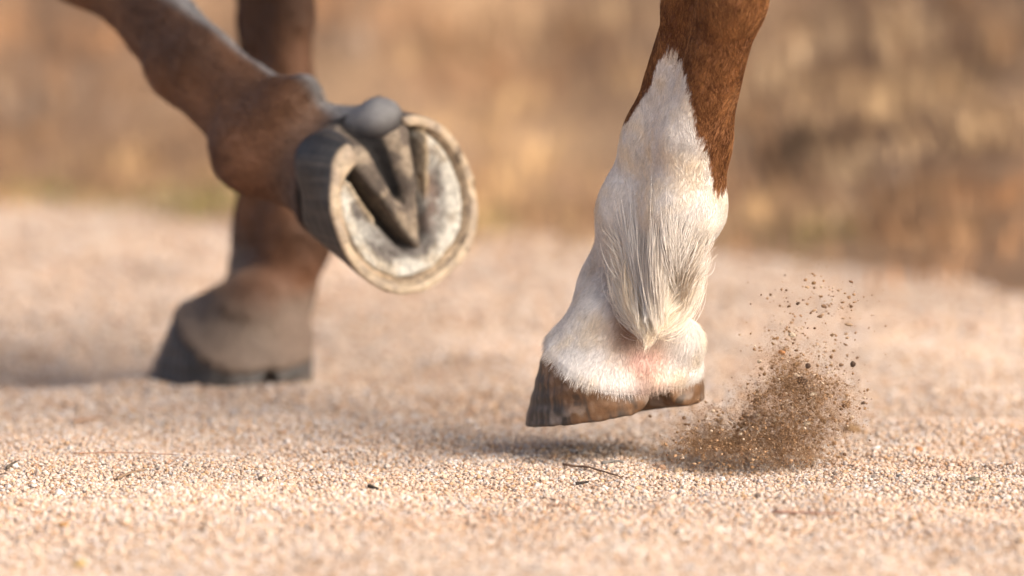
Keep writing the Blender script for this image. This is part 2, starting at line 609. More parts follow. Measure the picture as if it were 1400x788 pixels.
for kn, el in ((knee, elbow_n), (knee_f, elbow_f)):
    cone(trunk, kn, el, .040, .078, .04)
    cone(trunk, el, cS + (el - cS) * A(.6, .6, .2), .085, .13, .06)
for hk, st, hp in ((hock, stifle, hip), (o_hock, off_stifle, off_hip)):
    cone(trunk, hk, st, .036, .088, .05)
    cone(trunk, st, hp, .11, .17, .06)

def field(prims):
    def fn(p):
        d = np.full(len(p), 0.3)
        for (g, k, (c, r)) in prims:
            near = np.linalg.norm(p - c, axis=1) < r + 0.05
            if near.any():
                d[near] = smin(d[near], g(p[near]), k)
        return d
    return fn

def with_noise(fn, amp, sc, seed=0):
    return lambda p: fn(p) + amp * fbm(p, sc, 2, seed)

# ------------------------------------------------------------------ coat colours
CHEST = A(0.20, 0.080, 0.028); CHEST_D = A(0.12, 0.042, 0.017); WHITE = A(0.75, 0.715, 0.68); CREAM = A(0.80, 0.69, 0.54)
PINK = A(0.66, 0.44, 0.38); GREYSK = A(0.40, 0.36, 0.34); BAY = A(0.200, 0.092, 0.043); BAY_D = A(0.080, 0.040, 0.023); DUSTY = A(0.185, 0.145, 0.115)

# edge of the sock: height along the cannon against place across it
ax0, ax1 = P(905, 290, 4.45), P(977, 0, 4.38)
axd = nrm(ax1 - ax0)
SB = np.linalg.inv(np.stack([A(1, 0, 0), axd, nrm(A(0.03, 1, -0.1))], 1))      # across the leg, along it, through it
bnd_px = [(845, 178), (868, 150), (880, 132), (893, 112), (900, 84), (908, 74), (920, 70), (934, 86), (941, 128), (947, 168), (953, 186), (963, 198), (971, 218), (976, 250), (978, 276), (980, 268), (984, 262), (992, 262), (1010, 262)]
bq = np.array([P(a, b, 4.42) - ax0 for a, b in bnd_px])
def sock(p):
    """1 on the white sock, 0 on the chestnut"""
    q = (p - ax0) @ SB.T
    b = bq @ SB.T
    o = np.argsort(b[:, 0])
    st = np.stack([q[:, 0] * 1500, q[:, 1] * 120, q[:, 2] * 300], 1)
    n = .0016 * vnoise(st * .4, 1.0, 4) + .0012 * vnoise(st, 1.0, 8)
    tb = np.interp(q[:, 0] + n * .6, b[o, 0], b[o, 1])
    return sstep(0.003, -0.003, q[:, 1] - tb + n * 3.0)

tuft_c = P(890, 440, 4.41)
def col_hind(p):
    w = sock(p)
    n = fbm(p, 45, 3, 12)
    n2 = fbm(p, 14, 2, 13)
    brown = mixc(CHEST, CHEST_D, sstep(0.1, 0.9, n2 * .8 + 0.25))
    white = mixc(WHITE, CREAM, sstep(0.0, 1.0, n * .6 + .25))
    L = hindH.loc(p)
    # thin coated grey skin in front of the pastern, pink between the bulbs, brown shade painted into the hollow under the feather
    def spot(px, py, r, col, amt, base):
        c = P(px, py, surf_at(px, py))
        g = np.exp(-np.sum((p - c) ** 2, 1) / r ** 2)
        return mixc(base, A(*col), np.clip(amt * g * (.8 + .5 * n), 0, 1))
    white = spot(812, 385, .030, GREYSK, .60, white)
    white = spot(835, 372, .018, (.34, .27, .23), .50, white)
    white = spot(886, 500, .024, PINK, .95, white)
    white = spot(884, 512, .008, (.40, .22, .17), .60, white)
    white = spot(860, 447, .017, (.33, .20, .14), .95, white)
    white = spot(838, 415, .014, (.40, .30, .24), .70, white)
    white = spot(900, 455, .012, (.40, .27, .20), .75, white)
    white = spot(882, 528, .009, (.30, .19, .14), .80, white)
    white = spot(898, 212, .014, (.48, .34, .24), .30, white)
    fl = sstep(.45, .8, fbm(p * A(1, 1, .5), 190, 2, 66))
    near = np.exp(-np.sum((p - P(800, 430, surf_at(800, 430))) ** 2, 1) / .035 ** 2)
    white = mixc(white, A(.30, .26, .24), .7 * fl * near)
    white = mixc(white, A(.55, .43, .31), .45 * sstep(.016, .002, L[:, 2] - hoof_top(L)) * sstep(-.2, .6, n))
    return mixc(brown, white, w)

def hair_hind(p):
    """colour of single hairs: streaked chestnut, quieter white"""
    n = len(p)
    w = sock(p)
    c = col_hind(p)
    lockn = vnoise(p * A(1, 1, .4), 260, 5) * .6 + vnoise(p * A(1, 1, .35), 90, 6) * .5
    k = np.clip(.38 + .58 * lockn + rng.normal(0, .28, n), 0, 1)
    br = mixc(A(.085, .030, .011), A(.40, .185, .070), k)
    wh = c * (1 + .16 * lockn + rng.normal(0, .10, n))[:, None]
    wh = mixc(wh, CREAM * .8, np.clip(.35 * lockn, 0, 1))
    return mixc(br, wh, w)

def col_fore(H, fet, topz):
    def f(p):
        n = fbm(p, 11, 2, 31)
        c = mixc(BAY, BAY_D, sstep(-.6, .8, n + .5 * sstep(topz, topz + .12, p[:, 2])))
        d2 = np.linalg.norm(p - fet, axis=1)
        c = mixc(c, A(.22, .098, .048), 0.85 * np.exp(-(d2 / .040) ** 2))
        L = H.loc(p)
        v = L[:, 2] - hoof_top(L, H.dh)
        c = mixc(c, DUSTY, (0.30 if H is liftH else 0.80) * sstep(.062, .030, v + .010 * n) * (np.abs(L[:, 0]) < .2))
        c = mixc(c, A(.042, .041, .043), 0.92 * (H is liftH) * np.maximum(sstep(-.048, -.060, L[:, 0] + .004 * n) * sstep(.060, .040, L[:, 2]), sstep(.008, .000, v + .006 * n) * (H is liftH)))
        if H is liftH:
            c = mixc(c, A(.30, .295, .29), .85 * sstep(-.056, -.076, L[:, 0] + .006 * n) * sstep(.005, -.008, L[:, 1]))
        return c
    return f
col_lift = col_fore(liftH, P(352, 240, 4.75), .24)
col_plant = col_fore(plantH, P(392, 400, 5.04), .16)

def limb(prims, vox, lo, hi, noise):
    return polygonise(with_noise(field(prims), *noise), lo, hi, vox)

def bbox(pts, pad):
    a = np.array(pts)
    return a.min(0) - pad, a.max(0) + pad

parts = []
lo, hi = bbox([hindH.w(.03, 0, .03), hindH.w(-.07, 0, .03), b_fet, t_fet, hock, hock_b], .075)
hi[2] = 0.50
hv, hq = limb(hind, .0026, lo, hi, (.0006, 60))
def surf_at(px, py):
    """nearest skin point of the sock leg on a sight line"""
    vx = 700 + hv[:, 0] / hv[:, 1] * FPX
    k = np.argsort((vx - px) ** 2 + ((hv[:, 2] - P(px, py, 4.42)[2]) * 1760) ** 2 + (hv[:, 1] - 4.36) * 3000)[:6]
    return float(hv[k, 1].min())
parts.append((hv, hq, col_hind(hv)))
lo, hi = bbox([liftH.w(.02, 0, .05), liftH.w(-.07, .03, .04), liftH.w(-.07, -.03, .04), l_fet, lt_fet, knee], .075)
lv, lq = limb(lift, .003, lo, hi, (.0010, 70))
parts.append((lv, lq, col_lift(lv)))
lo, hi = bbox([plantH.w(.03, 0, .03), plantH.w(-.07, 0, .03), p_fet, pt_fet, knee_f], .075)
pv, pq = limb(plant, .0034, lo, hi, (.0015, 60))
parts.append((pv, pq, col_plant(pv)))
lo, hi = bbox([farH.w(.03, 0, .03), farH.w(-.07, 0, .03), o_fet, o_hock], .075)
ov, oq = limb(off, .006, lo, hi, (.0015, 60))
parts.append((ov, oq, mixc(CHEST, CHEST_D, 0.5 + 0 * ov[:, 0])))
lo, hi = A(-1.35, 3.75, .40), A(1.0, 6.2, 1.85)
tv, tq = limb(trunk, .018, lo, hi, (.004, 8))
tc = mixc(CHEST, CHEST_D, sstep(-.5, .8, fbm(tv, 5, 3, 5)))
tc = mixc(tc, BAY, sstep(.62, .45, tv[:, 2]) * (tv[:, 0] < 0))
parts.append((tv, tq, tc))
V = np.concatenate([p[0] for p in parts])
offs = np.cumsum([0] + [len(p[0]) for p in parts])[:-1]
Fq = np.concatenate([p[1] + o for p, o in zip(parts, offs)])
Cc = np.concatenate([p[2] for p in parts])
horse = mesh_obj('horse', V, Fq, M_skin, None, Cc)
tag(horse, 'chestnut horse walking over sand, white sock on the near hind leg, one front sole showing', 'horse')

# ------------------------------------------------------------------ hooves
def hoof_outer(H, nscale=1.0, ring=1.0):
    def fn(p):
        L = H.loc(p)
        ang = np.arctan2(L[:, 1], L[:, 0] + .02)
        rings = .00035 * np.sin(L[:, 2] * 480 + 1.5 * vnoise(p, 30, 2) + 1.0 * np.cos(ang)) + .0003 * vnoise(np.stack([ang * 9, L[:, 2] * 12, 0 * ang], -1), 1.0, 6)
        d = wall_2d(L) + ring * rings + .0005 * nscale * fbm(p, 70, 2, 3)
        chip = .0016 * np.maximum(vnoise(np.stack([ang * 3.2, 0 * ang, 0 * ang], -1), 1.6, 77) - .25, 0)
        heel = sstep(-.030, -.068, L[:, 0])
        lobe = heel * (.030 * np.exp(-(L[:, 1] / .0075) ** 2) + .0035 * sstep(.030, .010, np.abs(L[:, 1])) + .005 * sstep(.040, .062, np.abs(L[:, 1])))
        lobe = lobe * (.6 if H is plantH else 1.0)
        d = smax(d, -(L[:, 2] - chip - lobe) + .0004 * fbm(p, 160, 2, 8), .0035)
        d = smax(d, L[:, 2] - hoof_top(L, H.dh), .018 if H is liftH else .006)
        # cleft between the heels
        cl = sd_cone(L, A(-.092, 0, -.004), A(-.050, 0, .0), .0135, .005)
        cl2 = sd_cone(L, A(-.092, 0, .055), A(-.076, 0, .0), .0085, .0105)
        if H is not plantH:
            d = smax(d, -cl, .005)
            d = smax(d, -cl2, .005)
        return d * H.k
    return fn

def hoof_box(H, pad=.012):
    c = [H.w(f, s, u) for f in (-.10, .078) for s in (-.066, .066) for u in (-.002, .100)]
    return bbox(c, pad)

def col_hind_hoof(p):
    L = hindH.loc(p)
    ang = np.arctan2(L[:, 1], L[:, 0] + .02)
    st = fbm(np.stack([ang * 14, L[:, 2] * 14, 0 * ang], -1), 1.0, 3, 5)
    n = .7 * fbm(p, 26, 4, 9) + .35 * st
    fine = fbm(p, 190, 3, 19)
    c = mixc(A(.050, .043, .038), A(.105, .088, .076), sstep(-.5, .7, st))
    rust = sstep(-.1, .5, n * .8 + 0.25 - L[:, 0] * 9 - .25)
    c = mixc(c, A(.17, .088, .042), 0.9 * rust)
    c = mixc(c, A(.30, .20, .13), 0.55 * sstep(.35, .9, fine * .6 + .4 * n + .3 * rust))
    c = mixc(c, A(.035, .028, .024), 0.8 * sstep(.45, .8, fbm(p, 75, 3, 47)))
    c = mixc(c, A(.030, .022, .017), .92 * np.exp(-(L[:, 1] / .0065) ** 2) * sstep(-.045, -.060, L[:, 0]))
    c = mixc(c, A(.36, .31, .27), 0.6 * sstep(.018, .004, L[:, 2]) * sstep(-.1, .5, fbm(p, 80, 2, 29)))
    return c

def col_plant_hoof(p):
    L = plantH.loc(p)
    ang = np.arctan2(L[:, 1], L[:, 0] + .02)
    st = fbm(np.stack([ang * 12, L[:, 2] * 12, 0 * ang], -1), 1.0, 3, 5)
    c = mixc(A(.050, .047, .046), A(.105, .095, .09), sstep(-.5, .7, st))
    return mixc(c, A(.30, .23, .17), .5 * sstep(.015, .0, L[:, 2]))

def col_lift_hoof(p):
    L = liftH.loc(p)
    ang = np.arctan2(L[:, 1], L[:, 0] + .02)
    st = fbm(np.stack([ang * 16, L[:, 2] * 10, 0 * ang], -1), 1.0, 3, 5)
    c = mixc(A(.030, .031, .034), A(.068, .062, .058), sstep(-.6, .9, st))
    c = mixc(c, A(.13, .085, .060), .45 * sstep(.045, .015, L[:, 2]) * sstep(-.01, .03, L[:, 0]))
    # the ground rim is worn pale
    rim = sstep(.0055, .0015, L[:, 2])
    n = fbm(p, 90, 3, 15)
    tan = mixc(A(.60, .47, .32), A(.47, .37, .27), sstep(-.3, .5, n))
    tan = mixc(tan, A(.13, .09, .06), .8 * sstep(.62, .85, fbm(p, 95, 3, 55) + .15 * np.cos(ang)))
    return mixc(c, tan, rim)

lo, hi = hoof_box(hindH)
v_, q_ = polygonise(hoof_outer(hindH), lo, hi, .0013)
h1 = mesh_obj('hoof', v_, q_, M_hoof, horse, col_hind_hoof(v_)); h1['label'] = 'dark brown hoof just off the sand, toe pointing down'
lo, hi = hoof_box(plantH)
v_, q_ = polygonise(hoof_outer(plantH), lo, hi, .0022)
h2 = mesh_obj('hoof', v_, q_, M_hoof, horse, col_plant_hoof(v_)); h2['label'] = 'grey hoof planted flat on the sand'
lo, hi = hoof_box(farH)
v_, q_ = polygonise(hoof_outer(farH), lo, hi, .004)
mesh_obj('hoof', v_, q_, M_hoof, horse, col_hind_hoof(v_ * 0 + hindH.o))

# the lifted hoof: wall, sole, bars and frog
lf_out = hoof_outer(liftH, .7, .25)
def lift_inner(L):
    return wall_2d(L, -.0078)
def lift_wall(p):
    L = liftH.loc(p)
    d = lf_out(p) / liftH.k
    inner = smax(lift_inner(L) + .0007 * fbm(p, 120, 2, 4), L[:, 2] - .045, .003)
    d = smax(d, -inner, .003)
    gap = np.maximum(np.abs(L[:, 1]) - .026, L[:, 0] + .040)      # open between the heels
    d = smax(d, -gap, .004)
    # the near heel bulb, horny and dark like the wall it runs into
    d = smin(d, sd_ell(L, A(-.058, .031, .031), np.eye(3), A(.023, .021, .026)), .016)
    return d * liftH.k
lo, hi = hoof_box(liftH)
v_, q_ = polygonise(lift_wall, lo, hi, .0013)
h3 = mesh_obj('hoof', v_, q_, M_hoof, horse, col_lift_hoof(v_)); h3['label'] = 'lifted charcoal hoof showing its pale sole'

def frog_half(f):
    """half width of the frog at f (base at the heel, tip in front)"""
    return np.interp(f, [-.075, -.055, .036], [.032, .0295, .0035])
def lift_sole(p):
    L = liftH.loc(p)
    f, s, u = L[:, 0], L[:, 1], L[:, 2]
    r = np.clip(-lift_inner(L) / .04, 0, 1)
    level = .0035 + .0075 * sstep(0, .8, r) + .0012 * fbm(p, 55, 3, 61) + .0006 * fbm(p, 200, 2, 62)
    level = level + .0035 * np.exp(-((lift_inner(L) + .0025) / .0016) ** 2)          # white line groove
    # grooves beside the frog
    g = np.abs(s) - (frog_half(f) + .0035)
    groove = np.exp(-(g / .0055) ** 2) * sstep(.043, .030, f)
    level = level + .017 * groove + .022 * sstep(.002, -.003, np.abs(s) - frog_half(f)) * sstep(.040, .032, f)
    # bars: low ridges from the heels along the grooves
    bar = np.exp(-((np.abs(s) - (frog_half(f) + .0125)) / .0035) ** 2) * sstep(.012, -.004, f)
    level = level - .0050 * bar
    d = smax(lift_inner(L) - .003, level - u, .002)
    d = smax(d, u - .048, .002)
    d = smax(d, -(f + .062), .003)
    return d * liftH.k
def col_sole(p):
    L = liftH.loc(p)
    f, s = L[:, 0], L[:, 1]
    n = fbm(p, 60, 4, 71)
    fine = fbm(p, 210, 2, 72)
    r = -lift_inner(L)
    grey = mixc(A(.41, .39, .35), A(.23, .205, .18), sstep(-.35, .55, n))
    grey = mixc(grey, A(.10, .085, .075), .7 * sstep(.25, .75, n * .6 + fine * .6))
    pale = mixc(A(.74, .71, .62), A(.60, .52, .40), sstep(-.2, .6, n))
    c = mixc(pale, grey, sstep(.009, .017, r + .005 * n - .002 * sstep(.0, .03, f)))
    c = mixc(c, A(.60, .44, .28), .9 * sstep(.0046, .002, r))
    c = mixc(c, A(.15, .11, .075), .85 * np.exp(-((r - .0022) / .0018) ** 2) * sstep(-.5, .15, fbm(p, 45, 2, 73) - s * 14))
    # chestnut dirt on the inner half
    c = mixc(c, A(.26, .17, .13), .6 * sstep(.006, .014, -s) * sstep(.016, .024, r) * sstep(-.4, .4, n))
    fh = frog_half(f)
    bar = np.exp(-((np.abs(s) - (fh + .0125)) / .0034) ** 2) * sstep(.012, -.004, f)
    c = mixc(c, A(.56, .43, .27), .85 * bar)
    g = np.abs(s) - (fh + .0030)
    groove = np.exp(-(g / .0054) ** 2) * sstep(.044, .030, f)
    c = mixc(c, A(.035, .029, .025), np.clip(1.1 * groove, 0, 1))
    return c
v_, q_ = polygonise(lift_sole, lo, hi, .0013)
sole = mesh_obj('sole', v_, q_, M_sole, h3, col_sole(v_)); sole['label'] = 'concave grey and cream sole inside the tan hoof rim'

def lift_frog(p):
    L = liftH.loc(p)
    f, s, u = L[:, 0], L[:, 1], L[:, 2]
    fh = frog_half(f)
    d = (np.abs(s) - fh) * .93 + .0006 * fbm(p, 90, 2, 81)
    top = .0012 + .006 * sstep(-.02, .040, f) + .0008 * fbm(p, 110, 3, 82) + .02 * sstep(-.050, -.078, f)
    # central cleft opening to the heel
    cw = np.interp(f, [-.075, -.045, -.008, .004], [.0105, .0090, .0045, .0010])
    top = top + .014 * np.exp(-(s / cw) ** 2) * sstep(.006, -.010, f)
    d = smax(d, (top - u), .0035)
    d = smax(d, u - .045, .003)
    d = smax(d, f - .041, .004)
    d = smax(d, -(f + .078), .006)
    return d * liftH.k
def col_frog(p):
    L = liftH.loc(p)
    f, s, u = L[:, 0], L[:, 1], L[:, 2]
    n = fbm(p, 70, 3, 91)
    c = mixc(A(.45, .36, .26), A(.20, .16, .125), sstep(-.3, .5, n))
    c = mixc(c, A(.10, .082, .07), .7 * sstep(-.056, -.070, f + .004 * n))
    c = mixc(c, A(.10, .08, .065), .55 * np.exp(-((f + .018 + s * .6) / .012) ** 2) * sstep(-.3, .4, n))
    cw = np.interp(f, [-.075, -.045, -.008, .004], [.0105, .0090, .0045, .0010])
    c = mixc(c, A(.022, .019, .018), sstep(1.15, .70, np.abs(s) / cw) * sstep(.004, -.008, f))
    edge = sstep(.0045, .0005, frog_half(f) - np.abs(s))
    return mixc(c, A(.075, .060, .05), .7 * edge)
v_, q_ = polygonise(lift_frog, lo, hi, .0013)
frog = mesh_obj('frog', v_, q_, M_sole, h3, col_frog(v_)); frog['label'] = 'tan wedge shaped frog with a dark cleft'

# ------------------------------------------------------------------ hair
def hair_obj(name, roots, pts, rad, cols, parent, mat=M_hair):
    """pts: (N, K, 3)"""
    N, Kp = pts.shape[:2]
    hc = bpy.data.hair_curves.new(name)
    hc.add_curves([Kp] * N)
    hc.attributes['position'].data.foreach_set('vector', pts.astype(np.float32).ravel())
    ra = hc.attributes.get('radius') or hc.attributes.new('radius', 'FLOAT', 'POINT')
    ra.data.foreach_set('value', rad.astype(np.float32).ravel())
    ca = hc.attributes.new('col', 'FLOAT_COLOR', 'CURVE')
    c = np.ones((N, 4)); c[:, :3] = np.clip(cols, 0, 1)
    ca.data.foreach_set('color', c.astype(np.float32).ravel())
    hc.materials.append(mat)
    o = bpy.data.objects.new(name, hc)
    return link(o, parent)

def surf_samples(v, q, n, keep):
    a, b, c, d = v[q[:, 0]], v[q[:, 1]], v[q[:, 2]], v[q[:, 3]]
    nn = np.cross(c - a, d - b)
    ar = np.linalg.norm(nn, axis=1)
    cen = (a + b + c + d) / 4
    ok = keep(cen) & (ar > 1e-12)
    ids = np.nonzero(ok)[0]
    pr = ar[ids] / ar[ids].sum()
    pick = rng.choice(ids, n, p=pr)
    u, w = rng.random((n, 1)), rng.random((n, 1))
    pos = (a[pick] * (1 - u) + b[pick] * u) * (1 - w) + (d[pick] * (1 - u) + c[pick] * u) * w
    return pos, nn[pick] / ar[pick][:, None]

def flow(p, n, line):
    """downhill direction of the coat along a polyline of joints"""
    line = [np.asarray(x) for x in line]
    best = np.full(len(p), 9.0)
    d = np.zeros_like(p)
    wsum = np.zeros(len(p))
    for a, b in zip(line[:-1], line[1:]):
        ba = b - a
        h = np.clip(((p - a) @ ba) / (ba @ ba), 0, 1)
        r = np.linalg.norm(p - a - h[:, None] * ba, axis=1)
        w = np.exp(-(r / .012) )
        d += w[:, None] * nrm(ba)
        wsum += w
    d = d / (wsum[:, None] + 1e-9)
    d = d - np.sum(d * n, 1)[:, None] * n
    return d / (np.linalg.norm(d, axis=1)[:, None] + 1e-9)

def coat(name, v, q, n, keep, line, length, lift_a, colf, radius, wild=0.18, parent=horse, clump=0.25, Kp=4, droop=0.0, lenf=None, colvar=0.20, swirl=None, mat=M_hair):
    pos, nr = surf_samples(v, q, n, keep)
    d = flow(pos, nr, line)
    if swirl is not None:
        d = swirl(pos, nr, d)
    low = np.stack([vnoise(pos, 70, s) for s in (1, 2, 3)], -1) * clump + np.stack([vnoise(pos, 210, s) for s in (4, 5, 6)], -1) * clump * .7
    d = d + low + rng.normal(0, wild, pos.shape)
    d = d - np.sum(d * nr, 1)[:, None] * nr
    d = d / (np.linalg.norm(d, axis=1)[:, None] + 1e-9)
    L = length * rng.uniform(.55, 1.2, (n, 1))
    if lenf is not None:
        L = L * lenf(pos)[:, None]
    pts = []
    for k in range(Kp):
        s = k / (Kp - 1)
        up = lift_a * (s - .55 * s * s)
        q_ = pos - nr * .0006 + L * (d * s + nr * up) + A(0, 0, -1) * L * droop * s * s
        pts.append(q_)
    pts = np.stack(pts, 1)
    rad = np.tile(np.linspace(1, .25, Kp) * radius, (n, 1)) * rng.uniform(.7, 1.25, (n, 1))
    c = colf(pos) * (1 + rng.normal(0, colvar, (n, 1)))
    return hair_obj(name, None, pts, rad, c, parent, mat)

# coat of the sock leg
line_h = [hock, P(976, 0, 4.375), P(925, 190, 4.43), P(905, 290, 4.45), P(850, 400, 4.49), hindH.w(0, 0, .03)]
def keep_hind(c):
    return (c[:, 2] < .47) & (hindH.loc(c)[:, 2] > hoof_top(hindH.loc(c)) - .003)
def len_hind(p):
    L = hindH.loc(p)
    # longer over the coronet and behind the fetlock
    v = L[:, 2] - hoof_top(L)
    k = .85 - .15 * sstep(.010, .0, v) + .30 * np.exp(-((v - .016) / .012) ** 2)
    return k
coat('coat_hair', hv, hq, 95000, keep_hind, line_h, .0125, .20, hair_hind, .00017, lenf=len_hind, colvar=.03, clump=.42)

# feather: long cream locks hanging behind the fetlock
LOCKS = []          # root, bow, tip of each lock in the photograph
def lock(rx, ry, tx, ty, bow, n, w):
    LOCKS.append(((rx, ry), (rx + (tx - rx) * .38 + bow, ry + (ty - ry) * random.uniform(.45, .6)), (tx, ty), n, w))
for i in range(15):                      # long under layer meeting in the tip
    u_ = (i + .5) / 15
    lock(838 + 118 * u_ + random.uniform(-4, 4), 352 + random.uniform(-8, 10) + 14 * abs(u_ - .5), 886 + 26 * max(u_ - .5, 0) + random.uniform(-5, 5),
         random.uniform(446, 478) - 30 * max(u_ - .55, 0) - 22 * max(.25 - u_, 0), (10 if u_ > .4 else -10) + random.uniform(-6, 6), 240, 1.1)
for i in range(17):                      # middle layer
    u_ = (i + .5) / 17
    lock(830 + 140 * u_ + random.uniform(-5, 5), random.uniform(296, 352), 868 + 72 * u_ + random.uniform(-12, 12), random.uniform(395, 462) - 28 * abs(u_ - .35),
         random.uniform(-10, 12) - 12 * (u_ > .72), 150, 1.3)
def feather():
    allp, allc, allr = [], [], []
    Kp = 8
    for li, (r0, m0, t0, n, lw) in enumerate(LOCKS):
        n = int(n * random.uniform(.7, 1.3))
        y0 = surf_at(*r0)
        ym = min(surf_at(*m0), y0) - random.uniform(.001, .008)
        yt = min(4.398, surf_at(t0[0], min(t0[1], 440)) - .001) + random.uniform(-.004, .003) if t0[1] > 440 else surf_at(*t0) - random.uniform(.0005, .0035)
        a, m, b = P(*r0, y0 + .002), P(*m0, ym), P(*t0, yt)
        ja = rng.normal(0, 1, (n, 3)) * A(.0038 * lw, .002, .0130)
        jm = ja * .75 + rng.normal(0, .0012, (n, 3))
        jb = ja * .12 + rng.normal(0, .0010, (n, 3)) * A(1, 1, 2.2)
        cut = rng.uniform(.55, 1.0, n)
        wave = rng.normal(0, .0005, (n, 3)) + np.array([random.gauss(0, .0012) for _ in range(3)])
        curl = rng.normal(0, 1, 3) * A(.0017, .0009, .0004)
        pts = []
        for k in range(Kp):
            t = (k / (Kp - 1)) * cut
            t = t[:, None]
            q = (1 - t) ** 2 * (a + ja) + 2 * t * (1 - t) * (m + (m - (a + b) / 2) * .6 + jm) + t * t * (b + jb) + A(0, .010, 0) * (1 - t) ** 4
            q = q + wave * np.sin(t * 7) + curl * np.sin(t * 5.5 + li) * t
            pts.append(q)
        allp.append(np.stack(pts, 1))
        base = mixc(A(.84, .70, .51), A(.88, .82, .74), np.clip(rng.random(n) * .7 + random.uniform(-.3, .45), 0, 1)) * random.choice((.90, .96, 1.0, 1.04, 1.08))
        base = mixc(base, WHITE * random.uniform(.92, 1.04), np.full(n, .8 * (1 - min(1, max(0, (r0[1] - 300) / 60)))))
        c = base * (1 + rng.normal(0, .10, (n, 1)))
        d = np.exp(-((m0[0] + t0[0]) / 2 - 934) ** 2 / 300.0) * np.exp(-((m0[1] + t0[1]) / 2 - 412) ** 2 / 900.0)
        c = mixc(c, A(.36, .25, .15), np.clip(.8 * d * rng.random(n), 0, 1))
        allc.append(c)
        allr.append(np.tile(np.array([.35, .6, .9, 1, .95, .8, .6, .35]) * .00014, (n, 1)) * rng.uniform(.7, 1.3, (n, 1)))
    return hair_obj('fetlock_feather', None, np.concatenate(allp), np.concatenate(allr), np.concatenate(allc), horse)
feather()

line_l = [knee, l_top, P(272, 90, 4.82), P(358, 175, 4.765), P(420, 200, 4.75), liftH.w(-.01, 0, .03)]
coat('coat_hair', lv, lq, 30000, lambda c: (hoof_top(liftH.loc(c), liftH.dh) - .004 < liftH.loc(c)[:, 2]) & (c[:, 2] < .48), line_l, .010, .25, col_lift, .00022, colvar=.30, clump=.35, mat=M_hair_dark)
def keep_tuft(c):
    return np.linalg.norm(c - P(408, 130, 4.735), axis=1) < .030
coat('coat_hair', lv, lq, 1500, keep_tuft, line_l, .018, .6, col_lift, .0002, wild=.35, droop=.3)
line_p = [knee_f, p_mid, P(385, 320, 5.07), P(352, 400, 5.08), plantH.w(0, 0, .03)]
coat('coat_hair', pv, pq, 18000, lambda c: (hoof_top(plantH.loc(c)) - .006 < plantH.loc(c)[:, 2]) & (c[:, 2] < .45), line_p, .010, .25, col_plant, .00026, colvar=.28, mat=M_hair_dark)

# mane and tail (above the picture)
n = 1500
ts = rng.random((n, 1))
root = nk0 + (nk1 - nk0) * ts + A(0, 0, 1) * (.17 - .07 * ts)
s5 = np.linspace(0, 1, 5)
sidev = -RT[:, 1] if (RT[:, 1] @ A(0, -1, 0)) < 0 else RT[:, 1]
pts = np.stack([root + sidev * (.16 * math.sin(a * 1.8)) + A(0, 0, -.25) * a * a + rng.normal(0, .012, (n, 3)) * a for a in s5], 1)
hair_obj('mane', None, pts, np.full((n, 5), .0006), np.tile(CHEST_D, (n, 1)), horse)
n = 1500
dock = cH - FWD * .29 + A(0, 0, .12)
pts = np.stack([dock - FWD * (.10 * math.sin(a * 2.4)) + A(0, 0, -.62) * a ** 1.3 + rng.normal(0, .035, (n, 3)) * (.3 + a) for a in s5], 1)
hair_obj('tail', None, pts, np.full((n, 5), .0007), np.tile(CHEST_D, (n, 1)), horse)

# ------------------------------------------------------------------ sand grains
def pebble_mesh(name, seed, flat=0.75, sub=2):
    bm = bmesh.new()
    bmesh.ops.create_icosphere(bm, subdivisions=sub, radius=0.5)
    for v in bm.verts:
        p = np.array(v.co)[None]
        f = 1 + .28 * vnoise(p, 2.2, seed)[0] + .16 * vnoise(p, 4.6, seed + 3)[0]
        v.co = Vector((v.co.x * f * 1.12, v.co.y * f * .95, v.co.z * f * flat))
    me = bpy.data.meshes.new(name)
    bm.to_mesh(me); bm.free()
    return me
protos = []
for i in range(6):
    me = pebble_mesh('grain', 100 + i * 7, (.7, .85, .6, .95, .75, .8)[i], 2)
    me.materials.append(M_grain)
    if i % 2 == 0:
        me.polygons.foreach_set('use_smooth', np.ones(len(me.polygons), dtype=bool))
    protos.append(bpy.data.objects.new('grain', me))

